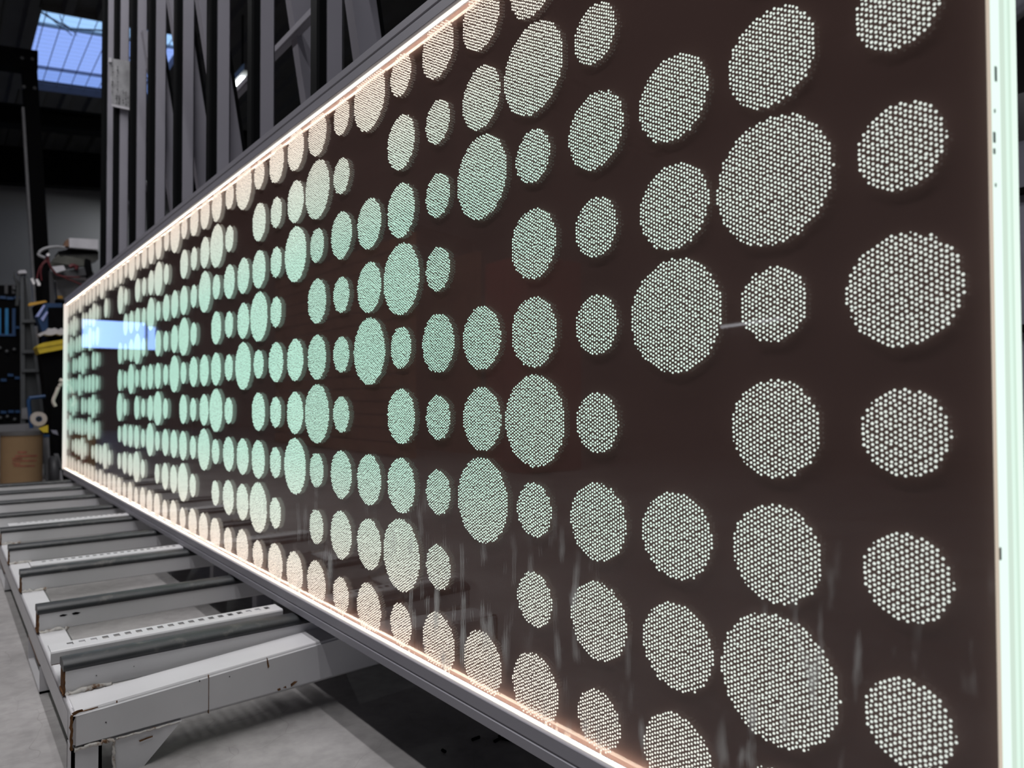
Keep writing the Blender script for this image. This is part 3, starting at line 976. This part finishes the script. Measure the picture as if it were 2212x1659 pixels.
mb.build('wheel', M['dark_grey'], tro)
quad_box('hub_cover', M['light_grey'], tro, [(127, 1020), (133, 1015), (137, 1045), (128, 1045)], Yw, .02)

# blue tube handle of a cart behind the drum
hd = [at(68, 925, 4.7), at(64, 890, 4.7), at(62, 868, 4.7), at(65, 860, 4.7), at(72, 859, 4.7), at(98, 856, 4.7)]
hd[2][1] += 0
cart = MB().tube(smooth_path(hd, 4), .010, 8).build('cart_handle', M['blue'], None)
tag(cart, 'bent blue tube handle rising behind the cardboard drum', 'handle')

# step ladder
Yl = 5.2
lad = empty('step_ladder', (at(70, 930, Yl)[0], Yl, FLOOR), 'closed grey step ladder standing between the black tool rack and the clutter', 'ladder')
quad_box('side_rail', M['ladder'], lad, [(44, 596), (51, 590), (53, 700), (55, 930), (45, 930)], Yl, .05)
quad_box('side_rail', M['ladder'], lad, [(53, 588), (60, 598), (79, 740), (103, 930), (92, 930), (70, 740)], Yl, .05)
quad_box('top_cap', M['light_grey'], lad, [(38, 588), (41, 584), (54, 583), (58, 588), (57, 590), (40, 591)], Yl - .02, .10)
for k, y in enumerate((690, 756, 797)):
    xr = 60 + (y - 600) * .13
    quad_box('tread', M['ladder'], lad, [(47, y), (xr + 4, y), (xr + 6, y + 6), (47, y + 7)], Yl - .015, .10)
quad_box('infill_panel', M['ladder_dark'], lad, [(47, 600), (58, 600), (96, 925), (47, 925)], Yl + .03, .01)
quad_box('ribbed_step', M['mid_grey'], lad, [(47, 882), (62, 880), (63, 905), (47, 905)], Yl - .01, .05)
quad_box('back_strut', M['ladder_dark'], lad, [(28, 598), (31, 584), (34, 600), (44, 612), (40, 660), (33, 660), (36, 615)], Yl + .06, .02)

# black tool rack with blue strips
Yt = 5.6
trk = empty('tool_rack', (at(15, 930, Yt)[0], Yt, FLOOR), 'black tool rack with blue strips at the left edge behind the drum', 'rack')
quad_box('rack_panel', M['black'], trk, [(-40, 616), (44, 616), (44, 930), (-40, 930)], Yt, .06)
for pts in ([(0, 639), (13, 640), (13, 646), (0, 645)], [(15, 641), (29, 642), (29, 647), (15, 647)], [(31, 640), (44, 640), (44, 645), (31, 645)],
            [(-4, 721), (34, 721), (34, 726), (-4, 726)], [(34, 704), (44, 705), (44, 710), (34, 710)],
            [(2, 818), (14, 818), (14, 824), (2, 824)], [(17, 807), (29, 808), (29, 813), (17, 813)], [(32, 813), (45, 814), (45, 819), (32, 819)],
            [(2, 887), (14, 888), (14, 893), (2, 893)], [(18, 886), (30, 886), (30, 892), (18, 892)], [(33, 886), (45, 886), (45, 892), (33, 892)]):
    quad_box('blue_strip', M['blue'], trk, pts, Yt - .012, .014)
for x0, m_ in ((-5, 'cyan'), (11, 'cyan'), (26.5, 'blue')):
    quad_box('blue_strip', M[m_], trk, [(x0, 666), (x0 + 7, 666), (x0 + 7, 723), (x0, 723)], Yt - .014, .016)
mb = MB()
for x, y in ((0, 752), (15, 759), (31, 755), (1, 903), (16, 900), (32, 906), (31, 624)):
    p = at(x, y, Yt - .01)
    bm = bmesh.new()
    bmesh.ops.create_icosphere(bm, subdivisions=1, radius=.013, matrix=Matrix.Translation(p))
    mb.bm(bm, True)
mb.build('peg', M['ladder'], trk)
for x0, x1 in ((2, 10), (18, 26), (33, 42)):
    quad_box('notch_tooth', M['dark_grey'], trk, [(x0 + 8, 614), (x0 + 15, 614), (x0 + 15, 634), (x0 + 8, 634)], Yt - .004, .03)
tag(quad_box('low_shelf', M['mid_grey'], None, [(-40, 922), (70, 917), (98, 926), (98, 933), (-40, 936)], 4.9, .25), 'grey shelf edge under the black tool rack just above the drum', 'shelf')

# machine with boxes and wires
Ym = 4.75
mac = empty('bench_machine', (at(160, 650, Ym)[0], Ym + .2, FLOOR), 'dark bench with a tilted black arm behind the far end of the panel', 'workbench')
quad_box('bench_top', M['black'], mac, [(84, 650), (210, 640), (215, 690), (90, 690)], Ym + .26, .5)
quad_box('bench_body', M['black'], mac, [(104, 660), (220, 650), (220, 1050), (112, 1050)], Ym + .3, .4)
quad_box('post', M['black'], mac, [(92, 575), (106, 575), (107, 650), (93, 650)], Ym + .2, .05)
quad_box('post', M['dark_grey'], mac, [(106, 585), (117, 588), (119, 655), (108, 655)], Ym + .18, .05)
quad_box('arm', M['dark_grey'], mac, [(116, 590), (185, 577), (202, 588), (203, 594), (186, 594), (120, 602)], Ym + .05, .08)
quad_box('bracket', M['black'], mac, [(186, 558), (196, 562), (200, 590), (190, 600), (184, 575)], Ym + .02, .06)
quad_box('hood', M['wrap'], mac, [(105, 571), (128, 546), (148, 538), (213, 545), (213, 560), (186, 570), (150, 575), (110, 574)], Ym + .12, .14)
quad_box('hood_rim', M['black'], mac, [(126, 543), (148, 538), (213, 543), (213, 547), (128, 548)], Ym + .10, .18)
quad_box('clear_wing', M['wrap'], mac, [(110, 566), (140, 552), (176, 560), (183, 568), (183, 575), (140, 571)], Ym + .08, .02)
pb = tag(quad_box('power_supply_box', M['light_grey'], None, [(149, 514), (212, 517), (212, 539), (150, 534)], Ym + .06, .16), 'pale grey metal power supply box resting on the black hood', 'box')
quad_box('terminal_block', M['brown_wood'], pb, [(141, 520), (148, 516), (149, 532), (137, 532)], Ym + .07, .06)
tag(MB().tube(smooth_path([at(140, 535, Ym), at(122, 533, Ym), at(100, 536, Ym), at(87, 543, Ym), at(84, 551, Ym), at(97, 557, Ym)]), .0085, 8).build('grey_cable', M['cable']),
    'looping pale grey cable running from the power supply box', 'cable')
rw = empty('red_wires', at(92, 590, Ym - .02), 'tangled dark red wires hanging in front of the black column', 'wire')
for k, pts in enumerate(([(104, 550), (100, 560), (88, 574), (82, 590), (80, 602)], [(105, 551), (103, 562), (92, 572), (88, 588), (90, 606)], [(104, 552), (107, 570), (116, 586), (140, 600), (165, 610), (188, 622)], [(101, 562), (110, 577), (124, 594), (150, 598), (172, 599)])):
    MB().tube(smooth_path([at(x, y, Ym - .02) for x, y in pts]), .0042, 6).build('wire', M['red'], rw)
con = empty('wire_connectors', at(84, 611, Ym - .03), 'pair of white plugs dangling at the ends of the red wires', 'plug')
quad_box('plug', M['white'], con, [(66, 602), (71, 600), (76, 611), (75, 614), (71, 614)], Ym - .03, .02)
quad_box('plug', M['white'], con, [(77, 604), (81, 602), (88, 613), (87, 617), (82, 617)], Ym - .03, .02)
quad_box('plug', M['white'], con, [(100, 549), (104, 546), (108, 549), (106, 553), (102, 553)], Ym - .03, .02)
tag(quad_box('white_block', M['light_grey'], None, [(112, 576), (137, 573), (142, 583), (122, 589)], Ym - .03, .06), 'small pale block lying on the tilted black arm', 'block')
rk = MB().tube([at(150, 577, Ym + .03), at(157, 573, Ym + .03), at(166, 576, Ym + .03), at(164, 582, Ym + .03)], .012, 8).build('red_clamp', M['red'])
tag(rk, 'small red clamp on the black arm under the clear hood', 'clamp')
car = empty('packed_box', at(150, 660, Ym + .14), 'pale grey wrapped carton with a yellow sticker under the tilted arm', 'carton')
quad_box('carton', M['mid_grey'], car, [(121, 605), (215, 592), (215, 660), (124, 645)], Ym + .15, .09)
quad_box('carton_flap', M['light_grey'], car, [(140, 598), (214, 600), (214, 608), (150, 602)], Ym + .14, .05)
quad_box('sticker', M['orange'], car, [(124, 639), (135, 639), (136, 645), (125, 645)], Ym + .14, .01)
quad_box('orange_lever', M['orange'], mac, [(60, 658), (64, 654), (98, 649), (102, 652), (78, 658), (63, 661)], Ym - .02, .03)
# tilted dark slab; blue skylight reflections painted on it as two stripes
cr = empty('striped_slab', at(92, 690, Ym + .1), 'tilted dark slab with reflections painted on as two pale blue stripes beside the panel corner', 'crate')
quad_box('slab_side', M['blue'], cr, [(78, 682), (98, 655), (134, 655), (134, 712), (92, 718), (86, 700)], Ym + .10, .13)
quad_box('painted_reflection', M['pale_blue'], cr, [(76, 684), (94, 658), (98, 660), (84, 684)], Ym + .09, .012)
quad_box('painted_reflection', M['pale_blue'], cr, [(88, 688), (101, 672), (104, 675), (93, 694)], Ym + .09, .012)
quad_box('slab_front', M['black'], cr, [(104, 664), (136, 664), (136, 710), (104, 710)], Ym + .085, .02)
# crumpled white sheet
g = np.random.default_rng(3)
pts = [(81, 722), (90, 718), (101, 714), (104, 709), (112, 710), (118, 708), (126, 712), (133, 708), (138, 712), (138, 722), (131, 724), (122, 721), (113, 724), (103, 724), (96, 722), (86, 727)]
tag(quad_box('crumpled_sheet', M['light_grey'], None, pts, Ym + .02, .08), 'crumpled white sheet lying above the yellow tray', 'sheet')
yt_ = empty('yellow_tray', at(110, 762, Ym), 'wide yellow plastic tray half hidden behind the far end of the panel', 'tray')
quad_box('tray_rim', M['yellow'], yt_, [(79, 750), (84, 744), (96, 740), (160, 729), (160, 738), (82, 752)], Ym - .05, .22)
quad_box('tray_side', M['yellow'], yt_, [(80, 752), (160, 738), (160, 750), (85, 764)], Ym - .045, .2)
quad_box('bin_body', M['black'], yt_, [(88, 764), (160, 751), (160, 1050), (122, 1050)], Ym - .01, .2)

# leaning lifting frame with its arm
Yf = 6.5
lf = empty('lifting_frame', (at(110, 900, Yf)[0], Yf, FLOOR), 'tall black lifting frame leaning under the roof light', 'lifting frame')
def lean_x(z):
    return .052 + .0615 * (2.62 - z)
mb = MB().hexa([(lean_x(FLOOR) - .052, Yf, FLOOR), (lean_x(FLOOR) + .052, Yf, FLOOR), (lean_x(FLOOR) + .052, Yf + .1, FLOOR), (lean_x(FLOOR) - .052, Yf + .1, FLOOR),
                (lean_x(2.62) - .050, Yf, 2.62), (lean_x(2.62) + .050, Yf, 2.62), (lean_x(2.62) + .050, Yf + .1, 2.62), (lean_x(2.62) - .050, Yf + .1, 2.62)])
mb.build('frame_leg', M['black'], lf)
MB().hexa([(-1.2, Yf - .01, 2.45), (.105, Yf - .01, 2.60), (.105, Yf + .11, 2.60), (-1.2, Yf + .11, 2.45),
           (-1.2, Yf - .01, 2.60), (.105, Yf - .01, 2.755), (.105, Yf + .11, 2.755), (-1.2, Yf + .11, 2.60)]).build('frame_arm', M['black'], lf)
for x, y in ((48, 125), (70, 127), (52, 187), (75, 190)):
    p = at(x, y, Yf - .012)
    MB().tube([p, p + np.array([0, .03, 0])], .013, 8).build('bolt', M['dark_grey'], lf)
MB().hexa([(lean_x(FLOOR) - .075, Yf + .02, FLOOR), (lean_x(FLOOR) - .055, Yf + .02, FLOOR), (lean_x(FLOOR) - .055, Yf + .08, FLOOR), (lean_x(FLOOR) - .075, Yf + .08, FLOOR),
           (lean_x(2.3) - .066, Yf + .02, 2.3), (lean_x(2.3) - .050, Yf + .02, 2.3), (lean_x(2.3) - .050, Yf + .08, 2.3), (lean_x(2.3) - .066, Yf + .08, 2.3)]).build('edge_plate', M['mid_grey'], lf)

# beyond the near end of the panel: a bright duct and grey machine casing
du = MB().tube([(1.05, .12, .84), (2.2, 1.30, .84 + .05)], .055, 20).build('steel_duct', M['chrome'])
tag(du, 'bright round steel duct at the top right corner', 'duct')
mc = empty('machine_casing', (1.9, .5, FLOOR), 'grey blue machine casing right of the lit glass edge', 'machine')
MB().bevel_box((1.62, .1, FLOOR), (2.4, 1.1, .66), .02).build('casing', M['machine'], mc)
MB().box((1.60, .1, .52), (1.625, 1.1, .535)).build('seam', M['black'], mc)
MB().box((1.60, .1, .18), (1.625, 1.1, .20)).build('seam', M['black'], mc)
MB().box((1.64, .12, .66), (2.3, 1.0, .78)).build('top_unit', M['dark_grey'], mc)

# small offcuts on the floor under the panel
oc = MB()
for pts in ([(1020, 1598), (1036, 1592)], [(1068, 1602), (1082, 1594), (1078, 1590)], [(1084, 1595), (1106, 1600)], [(955, 1620), (962, 1624)]):
    q = []
    for x, y in pts:
        d = ray(x, y)
        q.append(CAM + (FLOOR + .003 - CAM[2]) / d[2] * d)
    oc.tube(q, .0022, 6)
tag(oc.build('wire_offcuts', M['black']), 'tiny black wire offcuts lying on the shaded floor under the panel', 'offcuts', kind='stuff')

# things across the aisle, seen as dim reddish-brown shapes mirrored in the dark glass
bc = empty('slatted_crate', (-2.7, 6.4, FLOOR), 'tall brown slatted crate across the aisle, mirrored dimly in the middle of the glass', 'crate')
for k in range(16):
    z0 = FLOOR + .02 + k * .115
    MB().bevel_box((-2.55, 5.0, z0), (-2.50, 7.9, z0 + .098), .006, 1).build('slat', M['crate_wood'], bc)
for y0 in (5.0, 6.4, 7.8):
    MB().box((-2.62, y0, FLOOR), (-2.55, y0 + .1, FLOOR + 1.88)).build('corner_post', M['crate_wood'], bc)
MB().box((-3.3, 5.02, FLOOR), (-3.25, 7.88, FLOOR + 1.8)).build('rear_board', M['crate_wood'], bc)
rcb = empty('red_cabinet', (-2.75, 3.64, FLOOR), 'dark red cabinet across the aisle, mirrored faintly right of the brown crate', 'cabinet')
MB().bevel_box((-3.0, 3.42, FLOOR), (-2.5, 3.87, FLOOR + 1.43), .01).build('cabinet_body', M['cabinet_red'], rcb)
MB().bevel_box((-2.5, 3.44, FLOOR + .06), (-2.485, 3.64, FLOOR + 1.39), .004).build('door', M['cabinet_red'], rcb)
MB().bevel_box((-2.5, 3.65, FLOOR + .06), (-2.485, 3.85, FLOOR + 1.39), .004).build('door', M['cabinet_red'], rcb)
